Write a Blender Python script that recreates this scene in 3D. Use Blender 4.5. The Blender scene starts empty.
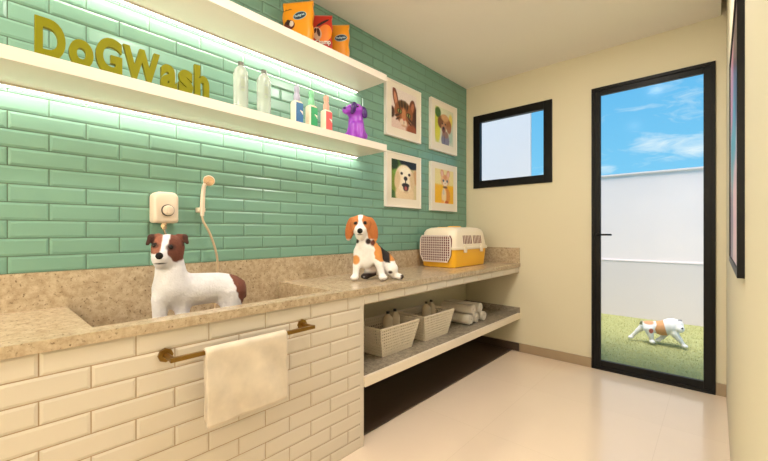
import bpy, math, random
import numpy as np
from mathutils import Vector, Matrix
R_ = math.radians
random.seed(7)
S = bpy.context.scene
C = S.collection

# ------------------------------------------------------------------ camera
cam_d = bpy.data.cameras.new('camera'); cam = bpy.data.objects.new('camera', cam_d); C.objects.link(cam)
cam.location = (0, 0, 1.2); cam.rotation_euler = (R_(90), 0, 0.7329)
cam_d.sensor_width = 36; cam_d.lens = 369.09 / 768 * 36; cam_d.shift_y = 0.0012
cam_d.clip_start = 0.01; cam_d.clip_end = 200
S.camera = cam

# ------------------------------------------------------------------ world, sun, exposure
W = bpy.data.worlds.new('world'); S.world = W; W.use_nodes = True
nt = W.node_tree; N = nt.nodes; L = nt.links; N.clear()
def wn(t, **k):
    n = N.new(t)
    for a, b in k.items(): setattr(n, a, b)
    return n
tc = wn('ShaderNodeTexCoord'); sep = wn('ShaderNodeSeparateXYZ'); L.new(tc.outputs['Generated'], sep.inputs[0])
ramp = wn('ShaderNodeValToRGB'); L.new(sep.outputs['Z'], ramp.inputs[0])
ramp.color_ramp.elements[0].position = 0.0; ramp.color_ramp.elements[0].color = (0.24, 0.62, 0.88, 1)
ramp.color_ramp.elements[1].position = 0.45; ramp.color_ramp.elements[1].color = (0.095, 0.42, 0.80, 1)
mapn = wn('ShaderNodeMapping'); mapn.inputs['Scale'].default_value = (13, 13, 42); mapn.inputs['Rotation'].default_value = (0, R_(12), 0)
L.new(tc.outputs['Generated'], mapn.inputs[0])
noi = wn('ShaderNodeTexNoise'); noi.inputs['Scale'].default_value = 1.3; noi.inputs['Detail'].default_value = 7; noi.inputs['Roughness'].default_value = 0.6; noi.inputs['Distortion'].default_value = 0.7
L.new(mapn.outputs[0], noi.inputs['Vector'])
def math_node(op, a, b=None, clamp=False):
    m = wn('ShaderNodeMath'); m.operation = op; m.use_clamp = clamp
    for i, x in enumerate((a, b)):
        if x is None: continue
        if isinstance(x, (int, float)): m.inputs[i].default_value = x
        else: L.new(x, m.inputs[i])
    return m.outputs[0]
total = math_node('MULTIPLY', noi.outputs['Fac'], 0.0)
# drifting cloud banks: direction of each one, angular spread, strength
for (dx, dy, dz), sharp, amp in (((-0.108, 0.976, 0.190), 700, 0.55), ((-0.028, 0.984, 0.172), 500, 0.60), ((-0.197, 0.971, 0.142), 1100, 0.42),
                                 ((-0.15, 0.955, 0.255), 300, 0.10), ((-0.335, 0.933, 0.12), 400, 0.5), ((-0.02, 0.96, 0.27), 120, 0.14)):
    v = Vector((dx, dy, dz)).normalized()
    sub = wn('ShaderNodeVectorMath'); sub.operation = 'SUBTRACT'; L.new(tc.outputs['Generated'], sub.inputs[0]); sub.inputs[1].default_value = v
    scl = wn('ShaderNodeVectorMath'); scl.operation = 'MULTIPLY'; L.new(sub.outputs[0], scl.inputs[0]); scl.inputs[1].default_value = (1, 1, 2.0)
    ln = wn('ShaderNodeVectorMath'); ln.operation = 'DOT_PRODUCT'; L.new(scl.outputs[0], ln.inputs[0]); L.new(scl.outputs[0], ln.inputs[1])
    g = math_node('POWER', 2.718, math_node('MULTIPLY', ln.outputs['Value'], -float(sharp)))
    total = math_node('ADD', total, math_node('MULTIPLY', g, amp))
cl = math_node('ADD', math_node('MULTIPLY', math_node('SUBTRACT', noi.outputs['Fac'], 0.62), 1.9), math_node('MULTIPLY', total, 1.7), True)
mixc = wn('ShaderNodeMixRGB'); L.new(cl, mixc.inputs[0]); L.new(ramp.outputs[0], mixc.inputs[1]); mixc.inputs[2].default_value = (0.80, 0.88, 0.93, 1)
bg = wn('ShaderNodeBackground'); L.new(mixc.outputs[0], bg.inputs[0]); bg.inputs[1].default_value = 1.15
wo = wn('ShaderNodeOutputWorld'); L.new(bg.outputs[0], wo.inputs[0])

sd = bpy.data.lights.new('sun', 'SUN'); sd.energy = 6.6; sd.angle = R_(28); sd.color = (1.0, 0.87, 0.75)
so = bpy.data.objects.new('sun', sd); C.objects.link(so)
so.rotation_euler = Vector((0.08, 0.26, -0.95)).to_track_quat('-Z', 'Y').to_euler()

S.view_settings.view_transform = 'Standard'; S.view_settings.look = 'None'; S.view_settings.gamma = 1
S.view_settings.use_curve_mapping = False
S.view_settings.exposure = 0.0
LAMP = 18.0          # watts of each ceiling downlight
LAMP_COL = (1.0, 0.94, 0.87)
FILL_GLOBE = 88.0  # glow strength of the added globes that fill the room with light
LED = 7.5
LED_COL = (1.0, 0.86, 0.76)

# ------------------------------------------------------------------ helpers
def lin(c):
    return tuple(((x / 255) / 12.92 if x / 255 <= 0.04045 else ((x / 255 + 0.055) / 1.055) ** 2.4) for x in c)
def mat(name, col, rough=0.5, metal=0.0, noise=None, bump=None, attr=False, trans=0.0, spec=None, coat=0.0, emit=None, ior=None, sheen=0.0, sss=0.0):
    m = bpy.data.materials.new(name); m.use_nodes = True
    n = m.node_tree.nodes; l = m.node_tree.links; b = n['Principled BSDF']
    c = lin(col) if col else (0.8, 0.8, 0.8)
    b.inputs['Base Color'].default_value = (*c, 1); b.inputs['Roughness'].default_value = rough; b.inputs['Metallic'].default_value = metal
    b.inputs['Transmission Weight'].default_value = trans; b.inputs['Coat Weight'].default_value = coat
    if sheen: b.inputs['Sheen Weight'].default_value = sheen
    if spec is not None: b.inputs['Specular IOR Level'].default_value = spec
    if ior: b.inputs['IOR'].default_value = ior
    if emit: b.inputs['Emission Color'].default_value = (*lin(emit[0]), 1); b.inputs['Emission Strength'].default_value = emit[1]
    t = n.new('ShaderNodeTexCoord')
    src = None
    if attr:
        a = n.new('ShaderNodeVertexColor'); a.layer_name = 'coat'; src = a.outputs[0]; l.new(src, b.inputs['Base Color'])
    if noise:  # scale, amount
        z = n.new('ShaderNodeTexNoise'); z.inputs['Scale'].default_value = noise[0]; z.inputs['Detail'].default_value = 4
        l.new(t.outputs['Object'], z.inputs['Vector'])
        h = n.new('ShaderNodeHueSaturation')
        mr = n.new('ShaderNodeMapRange'); mr.inputs[3].default_value = 1 - noise[1]; mr.inputs[4].default_value = 1 + noise[1]
        l.new(z.outputs['Fac'], mr.inputs[0]); l.new(mr.outputs[0], h.inputs['Value'])
        if src: l.new(src, h.inputs['Color'])
        else: h.inputs['Color'].default_value = (*c, 1)
        l.new(h.outputs[0], b.inputs['Base Color'])
    if bump:   # scale, strength, distance
        z = n.new('ShaderNodeTexNoise'); z.inputs['Scale'].default_value = bump[0]; z.inputs['Detail'].default_value = 5
        l.new(t.outputs['Object'], z.inputs['Vector'])
        bn = n.new('ShaderNodeBump'); bn.inputs['Strength'].default_value = bump[1]; bn.inputs['Distance'].default_value = bump[2]
        l.new(z.outputs['Fac'], bn.inputs['Height']); l.new(bn.outputs[0], b.inputs['Normal'])
    return m

class MB:
    def __init__(s): s.v = []; s.f = []; s.sm = []
    def add(s, vs, fs, smooth=False):
        o = len(s.v); s.v += [tuple(map(float, p)) for p in vs]; s.f += [[i + o for i in f] for f in fs]; s.sm += [smooth] * len(fs); return s
    def box(s, x0, x1, y0, y1, z0, z1):
        return s.add([(x0,y0,z0),(x1,y0,z0),(x1,y1,z0),(x0,y1,z0),(x0,y0,z1),(x1,y0,z1),(x1,y1,z1),(x0,y1,z1)],
                     [(0,3,2,1),(4,5,6,7),(0,1,5,4),(1,2,6,5),(2,3,7,6),(3,0,4,7)])
    def tube(s, pts, r, n=10, caps=True):
        pts = [Vector(p) for p in pts]; rs = r if isinstance(r, (list, tuple)) else [r] * len(pts)
        vs = []; fs = []; up = None
        for i, p in enumerate(pts):
            d = (pts[min(i+1, len(pts)-1)] - pts[max(i-1, 0)]).normalized()
            if up is None: up = Vector((0,0,1)) if abs(d.z) < 0.9 else Vector((1,0,0))
            a = d.cross(up).normalized(); b = a.cross(d).normalized(); up = b
            for k in range(n):
                t = 2*math.pi*k/n; vs.append(p + a*math.cos(t)*rs[i] + b*math.sin(t)*rs[i])
        for i in range(len(pts)-1):
            for k in range(n):
                k2 = (k+1) % n; fs.append((i*n+k, i*n+k2, (i+1)*n+k2, (i+1)*n+k))
        if caps: fs.append(tuple(range(n))[::-1]); fs.append(tuple((len(pts)-1)*n+k for k in range(n)))
        return s.add(vs, fs, True)
    def lathe(s, prof, n=20, c=(0,0,0), axis='z', sx=1, sy=1):
        vs = []; fs = []
        for r, h in prof:
            for k in range(n):
                t = 2*math.pi*k/n; a, b = r*math.cos(t)*sx, r*math.sin(t)*sy
                p = (a, b, h) if axis == 'z' else ((h, a, b) if axis == 'x' else (a, h, b))
                vs.append((p[0]+c[0], p[1]+c[1], p[2]+c[2]))
        for i in range(len(prof)-1):
            for k in range(n):
                k2 = (k+1) % n; fs.append((i*n+k, i*n+k2, (i+1)*n+k2, (i+1)*n+k))
        fs.append(tuple(range(n))[::-1]); fs.append(tuple((len(prof)-1)*n+k for k in range(n)))
        return s.add(vs, fs, True)
    def loft(s, rings, n=6):
        """rings: (z, half x, half y, corner radius [, cx, cy])"""
        vs = []; fs = []; m = 4*n
        for rg in rings:
            z, hx, hy, r = rg[:4]; cx, cy = (rg[4], rg[5]) if len(rg) > 4 else (0, 0)
            for q, (sx, sy) in enumerate(((1,1),(-1,1),(-1,-1),(1,-1))):
                for k in range(n):
                    t = math.pi/2*(q + k/(n-1)); vs.append((cx+sx*(hx-r)+r*math.cos(t), cy+sy*(hy-r)+r*math.sin(t), z))
        for i in range(len(rings)-1):
            for k in range(m):
                k2 = (k+1) % m; fs.append((i*m+k, i*m+k2, (i+1)*m+k2, (i+1)*m+k))
        fs.append(tuple(range(m))[::-1]); fs.append(tuple((len(rings)-1)*m+k for k in range(m)))
        return s.add(vs, fs, True)
    def bar(s, p, q, w, t, nrm):
        """flat strip from p to q, width w across, thickness t along nrm"""
        p, q, nrm = Vector(p), Vector(q), Vector(nrm).normalized(); d = (q-p).normalized(); a = d.cross(nrm).normalized()*w/2; b = nrm*t/2
        vs = [p-a-b, p+a-b, p+a+b, p-a+b, q-a-b, q+a-b, q+a+b, q-a+b]
        return s.add(vs, [(0,1,2,3),(7,6,5,4),(0,4,5,1),(1,5,6,2),(2,6,7,3),(3,7,4,0)])
    def build(s, name, m, parent=None, bevel=0, loc=None, colors=None, angle=35):
        me = bpy.data.meshes.new(name); me.from_pydata(s.v, [], s.f); me.update()
        me.polygons.foreach_set('use_smooth', s.sm)
        if any(s.sm): me.set_sharp_from_angle(angle=R_(angle))
        me.materials.append(m)
        if colors is not None: paint_attr(me, colors)
        return link(name, me, parent, bevel, loc)
def link(name, me, parent=None, bevel=0, loc=None):
    o = bpy.data.objects.new(name, me); C.objects.link(o)
    if parent: o.parent = parent
    if loc: o.location = loc
    if bevel:
        b = o.modifiers.new('bevel', 'BEVEL'); b.width = bevel; b.segments = 2; b.limit_method = 'ANGLE'; b.angle_limit = R_(40)
    return o
def paint_attr(me, cols):
    a = me.color_attributes.new('coat', 'FLOAT_COLOR', 'POINT')
    arr = np.ones((len(me.vertices), 4), np.float32); arr[:, :3] = cols; a.data.foreach_set('color', arr.ravel())
def linn(c): return np.array(lin(c))
def tag(o, label, cat, group=None, kind=None):
    o['label'] = label; o['category'] = cat
    if group: o['group'] = group
    if kind: o['kind'] = kind
    return o
def struct(o, label=None):
    o['kind'] = 'structure'
    if label: o['label'] = label
    return o
def thing(name, label, cat, loc=(0,0,0), rz=0, group=None):
    o = bpy.data.objects.new(name, None); C.objects.link(o); o.location = loc; o.rotation_euler = (0, 0, rz); o.empty_display_size = 0.05
    return tag(o, label, cat, group)
def dup(root, loc, rz=None, label=None):
    r = root.copy(); C.objects.link(r); r.location = loc
    if rz is not None: r.rotation_euler = (0, 0, rz)
    if label: r['label'] = label
    for ch in list(root.children):
        c = ch.copy(); C.objects.link(c); c.parent = r
        for g in list(ch.children):
            d = g.copy(); C.objects.link(d); d.parent = c
    return r
def text_mesh(body, offset=0.0, extrude=0.0):
    cu = bpy.data.curves.new('text', 'FONT'); cu.body = body; cu.size = 1; cu.offset = offset; cu.extrude = extrude; cu.resolution_u = 6
    o = bpy.data.objects.new('text', cu); C.objects.link(o); dg = bpy.context.evaluated_depsgraph_get(); dg.update()
    me = bpy.data.meshes.new_from_object(o.evaluated_get(dg)); bpy.data.objects.remove(o); bpy.data.curves.remove(cu)
    v = np.array([p.co[:] for p in me.vertices]); f = [list(p.vertices) for p in me.polygons]; bpy.data.meshes.remove(me)
    return v, f

# implicit surfaces: blended capsules and ellipsoids, meshed with surface nets
def sd_cap(P, a, b, ra, rb):
    a, b = np.array(a, float), np.array(b, float); d = b - a; L2 = max(d @ d, 1e-9)
    t = np.clip(((P - a) @ d) / L2, 0, 1); return np.linalg.norm(P - a - t[..., None]*d, axis=-1) - (ra + t*(rb-ra))
def sd_ell(P, c, r, rot=(0,0,0)):
    M = np.array(Matrix.Rotation(rot[2],3,'Z') @ Matrix.Rotation(rot[1],3,'Y') @ Matrix.Rotation(rot[0],3,'X'))
    Q = (P - np.array(c)) @ M; r = np.array(r, float)
    k0 = np.linalg.norm(Q/r, axis=-1); k1 = np.linalg.norm(Q/(r*r), axis=-1) + 1e-9
    return k0*(k0-1)/k1
def field(prims, P):
    D = None
    for p in prims:
        d = sd_cap(P, *p[1:5]) if p[0] == 'c' else sd_ell(P, *p[1:4])
        k = p[5] if p[0] == 'c' else p[4]
        if D is None: D = d; continue
        h = np.clip(0.5 + 0.5*(D-d)/k, 0, 1); D = D + (d-D)*h - k*h*(1-h)
    return D
def cc(a, b, ra, rb, k=0.02): return ('c', a, b, ra, rb, k)
def ee(c, r, rot=(0,0,0), k=0.02): return ('e', c, r, rot, k)
def nets(prims, lo, hi, h):
    ax = [np.arange(lo[i], hi[i]+h, h) for i in range(3)]
    P = np.stack(np.meshgrid(*ax, indexing='ij'), -1); D = field(prims, P); s = D < 0
    n = np.array(D.shape); cn = n - 1
    acc = np.zeros((*cn, 3)); cnt = np.zeros(cn)
    idx = np.stack(np.meshgrid(*[np.arange(c) for c in cn], indexing='ij'), -1).astype(float)
    for a in range(3):
        b, c = [(1,2),(0,2),(0,1)][a]
        for ob in (0,1):
            for oc in (0,1):
                o0 = [0,0,0]; o0[b] = ob; o0[c] = oc; o1 = list(o0); o1[a] = 1
                sl = lambda o: tuple(slice(o[i], o[i]+cn[i]) for i in range(3))
                d0, d1 = D[sl(o0)], D[sl(o1)]; x = (d0 < 0) != (d1 < 0)
                t = np.where(x, d0/np.where(x, d0-d1, 1), 0)
                off = np.zeros((*cn, 3)); off[..., b] = ob; off[..., c] = oc; off[..., a] = t
                acc += off*x[..., None]; cnt += x
    act = cnt > 0; vid = -np.ones(cn, int); vid[act] = np.arange(act.sum())
    V = (idx[act] + acc[act]/cnt[act][:, None])*h + np.array([x[0] for x in ax])
    F = []
    for a in range(3):
        b, c = [(1,2),(2,0),(0,1)][a]
        sl0 = [slice(None)]*3; sl1 = [slice(None)]*3; sl0[a] = slice(0,-1); sl1[a] = slice(1,None)
        s0, s1 = s[tuple(sl0)], s[tuple(sl1)]
        I = np.argwhere(s0 != s1); I = I[(I[:, b] > 0) & (I[:, c] > 0) & (I[:, b] < cn[b]) & (I[:, c] < cn[c])]
        eb = np.zeros(3, int); eb[b] = 1; ec = np.zeros(3, int); ec[c] = 1
        g = lambda J: vid[J[:,0], J[:,1], J[:,2]]
        Q = np.stack([g(I-eb-ec), g(I-ec), g(I), g(I-eb)], 1)
        fl = ~s0[I[:,0], I[:,1], I[:,2]]; Q[fl] = Q[fl][:, ::-1]; F.append(Q)
    return V, np.concatenate(F)
def body(name, prims, lo, hi, h, m, parent, paint=None):
    V, F = nets(prims, lo, hi, h)
    me = bpy.data.meshes.new(name); me.from_pydata(V.tolist(), [], F.tolist()); me.update()
    me.polygons.foreach_set('use_smooth', [True]*len(me.polygons)); me.materials.append(m)
    if paint is not None: paint_attr(me, paint(V))
    return link(name, me, parent)
def front_v(prims, u, z, lo=-0.1, hi=0.3):
    vs = np.arange(hi, lo, -0.001); P = np.stack([np.full_like(vs, u), vs, np.full_like(vs, z)], -1)
    # local axes: x = u (to the right), y = -v (away from the viewer)
    P[:, 1] = -vs; D = field(prims, P); i = np.argmax(D < 0); return vs[i]
def step(x, e, w=0.003): return np.clip((x-e)/w + 0.5, 0, 1)
def mixcol(base, col, m): return base*(1-m[:, None]) + linn(col)*m[:, None]
def blob(V, c, r, w=0.12):
    d = np.sqrt((((V[:, [0,2]]-np.array(c))/np.array(r))**2).sum(1)); return 1-step(d, 1.0, w)

# ------------------------------------------------------------------ materials
def granite(name, base, dark, speck):
    m = bpy.data.materials.new(name); m.use_nodes = True; n = m.node_tree.nodes; l = m.node_tree.links; b = n['Principled BSDF']
    t = n.new('ShaderNodeTexCoord')
    z1 = n.new('ShaderNodeTexNoise'); z1.inputs['Scale'].default_value = 38; z1.inputs['Detail'].default_value = 6; z1.inputs['Roughness'].default_value = 0.7
    z2 = n.new('ShaderNodeTexNoise'); z2.inputs['Scale'].default_value = 95; z2.inputs['Detail'].default_value = 3
    z3 = n.new('ShaderNodeTexNoise'); z3.inputs['Scale'].default_value = 60; z3.inputs['Detail'].default_value = 2
    for z in (z1, z2, z3): l.new(t.outputs['Object'], z.inputs['Vector'])
    r1 = n.new('ShaderNodeValToRGB'); r1.color_ramp.elements[0].position = 0.32; r1.color_ramp.elements[1].position = 0.66
    r1.color_ramp.elements[0].color = (*lin(dark), 1); r1.color_ramp.elements[1].color = (*lin(base), 1); l.new(z1.outputs['Fac'], r1.inputs[0])
    r2 = n.new('ShaderNodeValToRGB'); r2.color_ramp.elements[0].position = 0.27; r2.color_ramp.elements[1].position = 0.40
    r2.color_ramp.elements[0].color = (1,1,1,1); r2.color_ramp.elements[1].color = (0,0,0,1); l.new(z2.outputs['Fac'], r2.inputs[0])
    mx = n.new('ShaderNodeMixRGB'); l.new(r2.outputs[0], mx.inputs[0]); l.new(r1.outputs[0], mx.inputs[1]); mx.inputs[2].default_value = (*lin(speck), 1)
    l.new(mx.outputs[0], b.inputs['Base Color']); b.inputs['Roughness'].default_value = 0.22
    return m
M = dict(
 granite=granite('beige_granite', (204,186,158), (166,144,116), (112,92,68)),
 granite_grey=granite('grey_granite', (172,160,142), (128,116,100), (88,78,66)),
 green=mat('green_glazed_tile', (120,162,144), 0.24, noise=(3, 0.10)),
 green_grout=mat('green_grout', (88,110,90), 0.8),
 white_tile=mat('cream_glazed_tile', (213,203,187), 0.18, noise=(3, 0.03)),
 white_grout=mat('tan_grout', (168,142,110), 0.8),
 cream_wall=mat('cream_paint', (220,210,182), 0.7, bump=(120, 0.05, 0.001)),
 panel=mat('cream_panel', (224,216,186), 0.6),
 ceiling=mat('ceiling_paint', (240,234,226), 0.8, bump=(90, 0.05, 0.001)),
 shelf=mat('white_lacquer', (236,226,214), 0.35),
 floor=None,
 black=mat('black_aluminium', (16,14,12), 0.4, spec=0.2),
 skirting=mat('tan_skirting', (164,142,114), 0.3, noise=(20, 0.08)),
 plinth=mat('dark_plinth', (74,57,45), 0.5, noise=(12, 0.15)),
 led=mat('led_diffuser', (255,250,235), 0.4, emit=((255,248,225), 7.0)),
 alu=mat('aluminium', (200,196,186), 0.35, 0.8),
 brass=mat('aged_brass', (150,118,62), 0.32, 1.0),
 towel=mat('cream_terry', (216,203,184), 0.95, bump=(450, 0.5, 0.002), noise=(13, 0.26), sheen=0.3),  # colour noise also paints in the soft blotchy shading of the cloth
 roll=mat('white_terry', (232,222,206), 0.95, bump=(500, 0.5, 0.002), sheen=0.3),
 letter=mat('olive_letter', (128,126,4), 0.6, spec=0.2, noise=(60, 0.04)),
 clear=mat('frosted_plastic', (232,240,232), 0.2, trans=0.6, noise=(20, 0.04)),
 beige_bottle=mat('beige_plastic', (232,216,190), 0.3, trans=0.25, noise=(20, 0.04)),
 cap_grey=mat('grey_cap', (108,112,102), 0.35, 0.3),
 cap_dark=mat('dark_cap', (40,36,32), 0.4),
 cream_plastic=mat('cream_plastic', (240,226,204), 0.3),
 heater=mat('ivory_plastic', (224,206,186), 0.28),
 chrome=mat('warm_chrome', (214,190,160), 0.2, 0.85),
 purple=mat('purple_vinyl', (150,60,190), 0.35, noise=(30, 0.05)),
 purple_dark=mat('dark_purple_vinyl', (62,24,104), 0.35, noise=(30, 0.05)),
 yellow=mat('yellow_plastic', (252,188,44), 0.3, noise=(8, 0.03)),
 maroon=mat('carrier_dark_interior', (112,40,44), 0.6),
 wire=mat('white_wire', (238,222,214), 0.35),
 weave=mat('cream_weave', (238,226,206), 0.6, noise=(40, 0.05)),
 frame_white=mat('white_frame', (240,232,222), 0.4),
 mat_white=mat('ivory_mount', (238,228,212), 0.7),
 print=mat('photo_print', None, 0.35, attr=True),
 fur=mat('dog_coat', None, 0.85, attr=True, bump=(130, 0.7, 0.005), noise=(42, 0.12)),
 eye=mat('dark_eye', (20,10,6), 0.2, spec=0.4),
 nose=mat('black_nose', (14,11,11), 0.5, spec=0.2, bump=(300, 0.3, 0.001)),
 nail=mat('dark_seam', (60,50,44), 0.5),
 render_wall=mat('white_render', (242,226,228), 0.85, bump=(60, 0.1, 0.002)),
 globe=mat('fill_globe_glow', (255,244,225), 0.4, emit=((255,249,240), FILL_GLOBE)),
 downlight=mat('downlight_lens', (255,240,215), 0.5, emit=((255,236,205), 6.0)),
)
def floor_mat():
    m = bpy.data.materials.new('cream_porcelain'); m.use_nodes = True; n = m.node_tree.nodes; l = m.node_tree.links; b = n['Principled BSDF']
    t = n.new('ShaderNodeTexCoord'); mp = n.new('ShaderNodeMapping'); mp.inputs['Location'].default_value = (0.25, 0.35, 0); l.new(t.outputs['Object'], mp.inputs[0])
    br = n.new('ShaderNodeTexBrick'); br.offset = 0; br.inputs['Scale'].default_value = 1; br.inputs['Brick Width'].default_value = 0.8; br.inputs['Row Height'].default_value = 0.8
    br.inputs['Mortar Size'].default_value = 0.0012; br.inputs['Mortar Smooth'].default_value = 0.3
    br.inputs['Color1'].default_value = (*lin((246,225,203)), 1); br.inputs['Color2'].default_value = (*lin((244,223,201)), 1); br.inputs['Mortar'].default_value = (*lin((232,210,186)), 1)
    l.new(mp.outputs[0], br.inputs['Vector'])
    z = n.new('ShaderNodeTexNoise'); z.inputs['Scale'].default_value = 2.2; z.inputs['Detail'].default_value = 6; l.new(t.outputs['Object'], z.inputs['Vector'])
    h = n.new('ShaderNodeHueSaturation'); mr = n.new('ShaderNodeMapRange'); mr.inputs[3].default_value = 0.95; mr.inputs[4].default_value = 1.04
    l.new(z.outputs['Fac'], mr.inputs[0]); l.new(mr.outputs[0], h.inputs['Value']); l.new(br.outputs['Color'], h.inputs['Color']); l.new(h.outputs[0], b.inputs['Base Color'])
    b.inputs['Roughness'].default_value = 0.17; b.inputs['IOR'].default_value = 1.85
    return m
M['floor'] = floor_mat()
def glass_mat():
    m = bpy.data.materials.new('pane_glass'); m.use_nodes = True; n = m.node_tree.nodes; l = m.node_tree.links; n.clear()
    tr = n.new('ShaderNodeBsdfTransparent'); tr.inputs[0].default_value = (0.96, 0.98, 0.97, 1); gl = n.new('ShaderNodeBsdfGlossy'); gl.inputs['Roughness'].default_value = 0.12
    fr = n.new('ShaderNodeFresnel'); fr.inputs[0].default_value = 1.06; mx = n.new('ShaderNodeMixShader'); o = n.new('ShaderNodeOutputMaterial')
    l.new(fr.outputs[0], mx.inputs[0]); l.new(tr.outputs[0], mx.inputs[1]); l.new(gl.outputs[0], mx.inputs[2]); l.new(mx.outputs[0], o.inputs[0])
    return m
M['glass'] = glass_mat()

# ------------------------------------------------------------------ the room
XL, YB, XR, ZC, YN = -2.055, 3.652, 0.055, 2.7765, -2.6
struct(MB().box(XL-0.15, XR+0.15, YN-0.15, YB, -0.12, 0).build('floor', M['floor']))
struct(MB().box(XL-0.15, 0.026, YN-0.15, YB+0.15, ZC, ZC+0.14).build('ceiling', M['ceiling']))
struct(MB().box(XL-0.15, XR+0.15, YN-0.15, YB+0.15, ZC+0.14, ZC+0.26).build('ceiling_slab', M['ceiling']))
struct(MB().box(XR, XR+0.15, YN-0.15, YB+0.15, 0, ZC+0.14).build('wall_right', M['cream_wall']))
struct(MB().box(XL, XR, YN-0.15, YN, 0, ZC).build('wall_near', M['cream_wall']))
wl = struct(MB().box(XL-0.15, XL-0.006, YN-0.15, YB+0.15, 0, ZC).build('wall_left', M['panel']))
DX0, DX1, DZ = -0.816, -0.003, 2.4516
WX0, WX1, WZ0, WZ1 = -1.965, -1.149, 1.665, 2.447
b = MB()
def wall_piece(x0, x1, z0, z1): b.box(x0, x1, YB, YB+0.15, z0, z1)
wall_piece(XL-0.006, WX0, 0, ZC); wall_piece(WX0, WX1, 0, WZ0); wall_piece(WX0, WX1, WZ1, ZC); wall_piece(WX1, DX0, 0, ZC)
wall_piece(DX0, DX1, DZ, ZC); wall_piece(DX1, XR, 0, ZC); b.box(0.026, XR, YB, YB+0.15, ZC, ZC+0.14)
struct(b.build('wall_back', M['cream_wall']))

# subway tiles with pillowed edges; each wall's cladding is one surface pattern
def tiles(x, y0, y1, z0, z1, zref, yref, th=0.0050, g=0.0017, bev=0.011, holes=()):
    m = MB(); H, Wd = 0.0716, 0.2427
    k0 = math.floor((z0-zref)/H)-1; k1 = math.ceil((z1-zref)/H)+1
    for k in range(k0, k1):
        a, c = max(zref+k*H, z0), min(zref+(k+1)*H, z1)
        if c-a < 0.008: continue
        off = yref + (Wd/2 if k % 2 else 0)
        j0 = math.floor((y0-off)/Wd)-1
        for j in range(j0, j0+int((y1-y0)/Wd)+4):
            p, q = max(off+j*Wd, y0), min(off+(j+1)*Wd, y1)
            if q-p < 0.01: continue
            bz = min(bev, (c-a)*0.35); by = min(bev, (q-p)*0.35)
            o = [(x-th,p+g,a+g),(x-th,q-g,a+g),(x-th,q-g,c-g),(x-th,p+g,c-g)]
            e = [(x-0.0026,p+g,a+g),(x-0.0026,q-g,a+g),(x-0.0026,q-g,c-g),(x-0.0026,p+g,c-g)]
            dx = [random.uniform(-.0004, .0004) for _ in range(4)]
            i = [(x+dx[0],p+by,a+bz),(x+dx[1],q-by,a+bz),(x+dx[2],q-by,c-bz),(x+dx[3],p+by,c-bz)]
            m.add(o+e+i, [(0,1,5,4),(1,2,6,5),(2,3,7,6),(3,0,4,7),(4,5,9,8),(5,6,10,9),(6,7,11,10),(7,4,8,11),(8,9,10,11)])
    return m
gt = struct(tiles(XL, YN, YB, 1.033, ZC, 1.674, 0.087+0.2427/2*1, ).build('wall_left_tiling', M['green']))
gg = struct(MB().box(XL-0.006, XL-0.0042, YN, YB, 1.033, ZC).build('wall_left_grout', M['green_grout']))

# window_1 and door_1
def frame_mb(x0, x1, z0, z1, w, y0, y1, wb=None):
    wb = wb or w; m = MB()
    m.box(x0, x0+w, y0, y1, z0, z1).box(x1-w, x1, y0, y1, z0, z1).box(x0+w, x1-w, y0, y1, z0, z0+wb).box(x0+w, x1-w, y0, y1, z1-w, z1); return m
wr = struct(thing('window_1', 'small black-framed window high on the cream back wall', 'window', (-1.557, YB, 1.665)), 'small black-framed window high on the cream back wall')
def at(o, p): return tuple(-c for c in p)
f = frame_mb(WX0, WX1, WZ0, WZ1, 0.077, YB-0.018, YB+0.034).build('window_frame', M['black'], wr, bevel=0.003, loc=(1.557, -YB, -1.665))
MB().box(WX0+0.07, WX1-0.07, YB+0.008, YB+0.014, WZ0+0.07, WZ1-0.07).build('pane', M['glass'], wr, loc=(1.557, -YB, -1.665))
MB().box(-1.62, -1.54, YB-0.028, YB-0.016, WZ0+0.055, WZ0+0.072).build('latch', M['black'], wr, bevel=0.002, loc=(1.557, -YB, -1.665))
dr = struct(thing('door_1', 'tall black-framed glass door opening onto the lawn', 'door', (-0.41, YB, 0)), 'tall black-framed glass door opening onto the lawn')
frame_mb(DX0, DX1, 0.0, DZ, 0.026, YB-0.020, YB+0.05).build('door_frame', M['black'], dr, bevel=0.002, loc=(0.41, -YB, 0))
frame_mb(DX0+0.022, DX1-0.022, 0.012, DZ-0.022, 0.046, YB-0.010, YB+0.024, 0.068).build('door_leaf', M['black'], dr, bevel=0.003, loc=(0.41, -YB, 0))
MB().box(DX0+0.06, DX1-0.06, YB+0.003, YB+0.010, 0.07, DZ-0.06).build('pane', M['glass'], dr, loc=(0.41, -YB, 0))
h = MB(); h.lathe([(0.002,0),(0.021,0.0),(0.021,0.008),(0.002,0.008)], 20, (-0.772, YB-0.021, 1.172), 'y')
h.tube([(-0.772, YB-0.014, 1.172), (-0.772, YB-0.05, 1.172), (-0.765, YB-0.058, 1.172), (-0.75, YB-0.06, 1.172), (-0.655, YB-0.06, 1.172)], 0.008, 10)
h.build('handle', M['black'], dr, loc=(0.41, -YB, 0))
struct(MB().box(XL, DX0, YB-0.014, YB, 0, 0.085).build('baseboard_back', M['skirting'], bevel=0.002))
struct(MB().box(DX1, XR, YB-0.014, YB, 0, 0.09).build('baseboard_corner', M['skirting'], bevel=0.002))

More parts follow.
